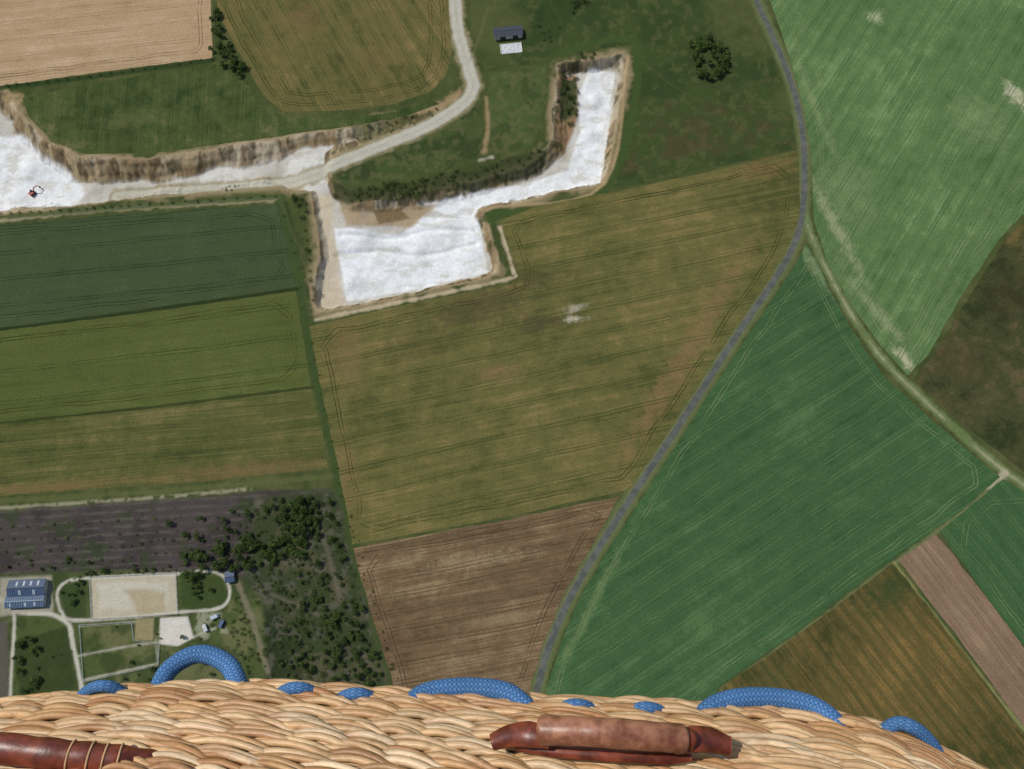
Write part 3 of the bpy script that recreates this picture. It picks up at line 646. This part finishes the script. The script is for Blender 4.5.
V=np.vstack(rowsw); i=np.arange(14*NS).reshape(14,NS); F=np.stack([i[:-1,:-1],i[:-1,1:],i[1:,1:],i[1:,:-1]],-1).reshape(-1,4)
make_mesh('inner_lining',V,F,[simple_mat('lining_dark',C(92,62,38),.9,.1,.3,80)],parent=basket)
def leather(name,c1,c2,rough=.38):
    m=NT(name,rough,.5); p=m.pos(); n=m.noise(p,38,6,.65); n2=m.noise(p,420,3)
    m.bump(m.math('ADD',m.math('MULTIPLY',n,.8),m.math('MULTIPLY',n2,.25)),.0012,.5)
    return m.out(m.mix(m.mr(n,.36,.66),c1,c2))
lred=leather('red_brown_leather',C(84,36,23),C(136,66,44)); lwrap=leather('worn_leather',C(112,68,48),C(170,118,90),.4); lace=simple_mat('lace_cord',C(196,160,118),.7,.2,.2,100)
rimV,rimF=tube(wall(.385,.004),.03,16,NOz); make_mesh('leather_rim',rimV,rimF,[lred],smooth=True,parent=basket)
def path3(pts,n=16): return catmull([B3(*p) for p in pts],n)
def tobj(name,pth,rad,mat,sides=20,flat=1.,ref=None,tint=None,prof=None):
    v,f=tube(pth,rad,sides,ref,flat,prof); return make_mesh(name,v,f,[mat],smooth=True,parent=basket,tint=tint)
# carrying handle: rolled leather grip with flat straps
hp=path3([(537,730,.93),(575,731,.92),(610,733,.915),(650,736,.92),(686,739,.93)],16); n=len(hp); q=np.linspace(0,1,n)
rad=.0150*(1+.015*np.sin(q*37)+.015*np.sin(q*13)); rad[0]=rad[-1]=.004; rad[1]=rad[-2]=.0135
tobj('handle_grip',hp,rad,lwrap,28)
def strap(name,pts,w,th,mat):
    c=path3(pts,8); n=len(c); T_=np.gradient(c,axis=0); T_/=np.linalg.norm(T_,axis=1)[:,None]
    up=np.array([0,.35,.94]); u=np.cross(T_,up); u/=np.linalg.norm(u,axis=1)[:,None]; nn_=np.cross(u,T_)
    ww=np.interp(np.linspace(0,1,n),np.linspace(0,1,len(w)),w)[:,None]
    prof=[(-1,-.5),(-.9,.5),(0,.8),(.9,.5),(1,-.5),(0,-.6)]
    V=np.stack([c+u*ww*a+nn_*th*b for a,b in prof],1).reshape(-1,3); k=len(prof)
    i=np.arange(n*k).reshape(n,k); j=np.roll(i,-1,1); F=[list(map(int,f)) for f in np.stack([i[:-1],j[:-1],j[1:],i[1:]],-1).reshape(-1,4)]
    F+= [list(range(k)),list(range((n-1)*k,n*k))[::-1]]
    make_mesh(name,V,F,[mat],smooth=True,parent=basket)
strap('handle_strap',[(492,742,.955),(508,736,.948),(528,734,.938),(550,738,.935)],[.009,.012,.014,.011],.004,lred)
strap('handle_strap',[(672,744,.935),(694,739,.938),(712,740,.948),(730,746,.958)],[.011,.014,.014,.010],.004,lred)
strap('handle_underwrap',[(516,746,.955),(560,751,.948),(620,755,.943),(665,757,.945),(690,757,.952)],[.005,.0075,.008,.008,.005],.005,lred)
strap('handle_flap',[(683,730,.93),(688,738,.925),(686,748,.93)],[.006,.010,.007],.005,lred)
lp=path3([(-120,732,.93),(-40,743,.925),(40,753,.925),(110,760,.935),(172,763,.955)],14); n=len(lp); q=np.linspace(0,1,n)
r_=.016-.005*sst(.75,1.,q)+.0006*np.sin(q*50); r_[-1]=.003; tobj('left_handle_grip',lp,r_,lred,22,.8)
strap('left_handle_tail',[(60,770,.94),(110,771,.942),(150,766,.952),(178,757,.965)],[.008,.009,.008,.004],.005,lwrap)
for a in(.62,.68,.74,.80):
    i=int(a*(n-1)); c=lp[i]; ax=lp[i+1]-lp[i-1]; ax/=np.linalg.norm(ax); u=np.cross(ax,[0,0,1]);u/=np.linalg.norm(u);w=np.cross(ax,u); th=np.linspace(0,2*np.pi,25)[:,None]
    v,f=tube(c+(r_[i]+.0006)*(u*np.cos(th)+.8*w*np.sin(th)),.0011,5,np.tile(ax,(25,1))); make_mesh('lacing',v,f,[lace],smooth=True,parent=basket)
# ropes
ropem=tint_mat('blue_braided_rope',.75,.2,.3,400,(700,.0005,.6))
def rope(pts,R=.0125):
    pth=catmull([B3(*p) for p in pts],60); l=np.concatenate([[0],np.cumsum(np.linalg.norm(np.diff(pth,axis=0),axis=1))]); n=int(l[-1]/.0006)
    s=np.linspace(0,l[-1],n); pth=np.stack([np.interp(s,l,pth[:,k]) for k in range(3)],1)
    sides=64; a=np.arange(sides)/sides*2*np.pi; k=2*np.pi/.034
    q1=6*a[None,:]+k*s[:,None]*3; q2=6*a[None,:]-k*s[:,None]*3
    ov=np.sin(q1)*np.sin(q2)
    pr=1+.03*np.abs(ov)+.015*np.where(ov>0,1,-.3)+.02*(vn(s,s*0,.02,3)-.5)[:,None]
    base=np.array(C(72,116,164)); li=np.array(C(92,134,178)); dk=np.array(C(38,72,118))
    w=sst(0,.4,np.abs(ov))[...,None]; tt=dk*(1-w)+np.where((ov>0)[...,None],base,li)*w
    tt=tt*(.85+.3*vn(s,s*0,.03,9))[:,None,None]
    return tobj('rope_handle',pth,R,ropem,sides,1.,None,tt.reshape(-1,3),pr)
rope([(146,724,1.07),(155,698,1.095),(170,669,1.12),(199,654,1.13),(228,665,1.12),(241,694,1.095),(248,722,1.07)],.0118)
rope([(398,724,1.07),(411,704,1.08),(430,692,1.09),(468,688,1.095),(504,692,1.09),(524,706,1.08),(536,724,1.07)],.0125)
rope([(694,736,1.07),(707,712,1.08),(732,700,1.09),(770,698,1.095),(806,704,1.09),(830,718,1.08),(844,738,1.07)],.0125)
for (a,b,r_) in((104,686,.007),(298,688,.0075),(357,694,.0075),(577,705,.0075),(647,708,.0075),(912,727,.0085)):
    sgn=.5 if a>860 else .03
    rope([(a-34,b+24-30*sgn,1.09),(a-16,b+5-16*sgn,1.075),(a,b,1.065),(a+16,b+5+16*sgn,1.075),(a+34,b+24+30*sgn,1.09)],r_)

# ---------- LIGHT / WORLD / CAMERA ----------
tosun=Vector((-.52,.30,.90)).normalized()
w=bpy.data.worlds.new('World'); sc.world=w; w.use_nodes=True; nt=w.node_tree
sky=nt.nodes.new('ShaderNodeTexSky'); sky.sky_type='NISHITA'; sky.sun_disc=False
sky.sun_elevation=math.asin(tosun.z); sky.sun_rotation=math.atan2(tosun.x,tosun.y)
nt.links.new(sky.outputs[0],nt.nodes['Background'].inputs[0]); nt.nodes['Background'].inputs[1].default_value=.10
ld=bpy.data.lights.new('sun','SUN'); ld.energy=3.1; ld.angle=math.radians(.5); ld.color=(1,.95,.88)
lo=bpy.data.objects.new('sun',ld); sc.collection.objects.link(lo); lo.rotation_euler=tosun.to_track_quat('Z','Y').to_euler(); lo.location=(0,0,600)
cd=bpy.data.cameras.new('camera'); cd.lens=18/math.tan(math.radians(32.5)); cd.sensor_width=36; cd.clip_start=.05; cd.clip_end=20000
co=bpy.data.objects.new('camera',cd); sc.collection.objects.link(co); co.location=(0,0,H); co.rotation_euler=(TILT,0,0); sc.camera=co
sc.view_settings.view_transform='Standard'; sc.view_settings.look='None'; sc.view_settings.exposure=0
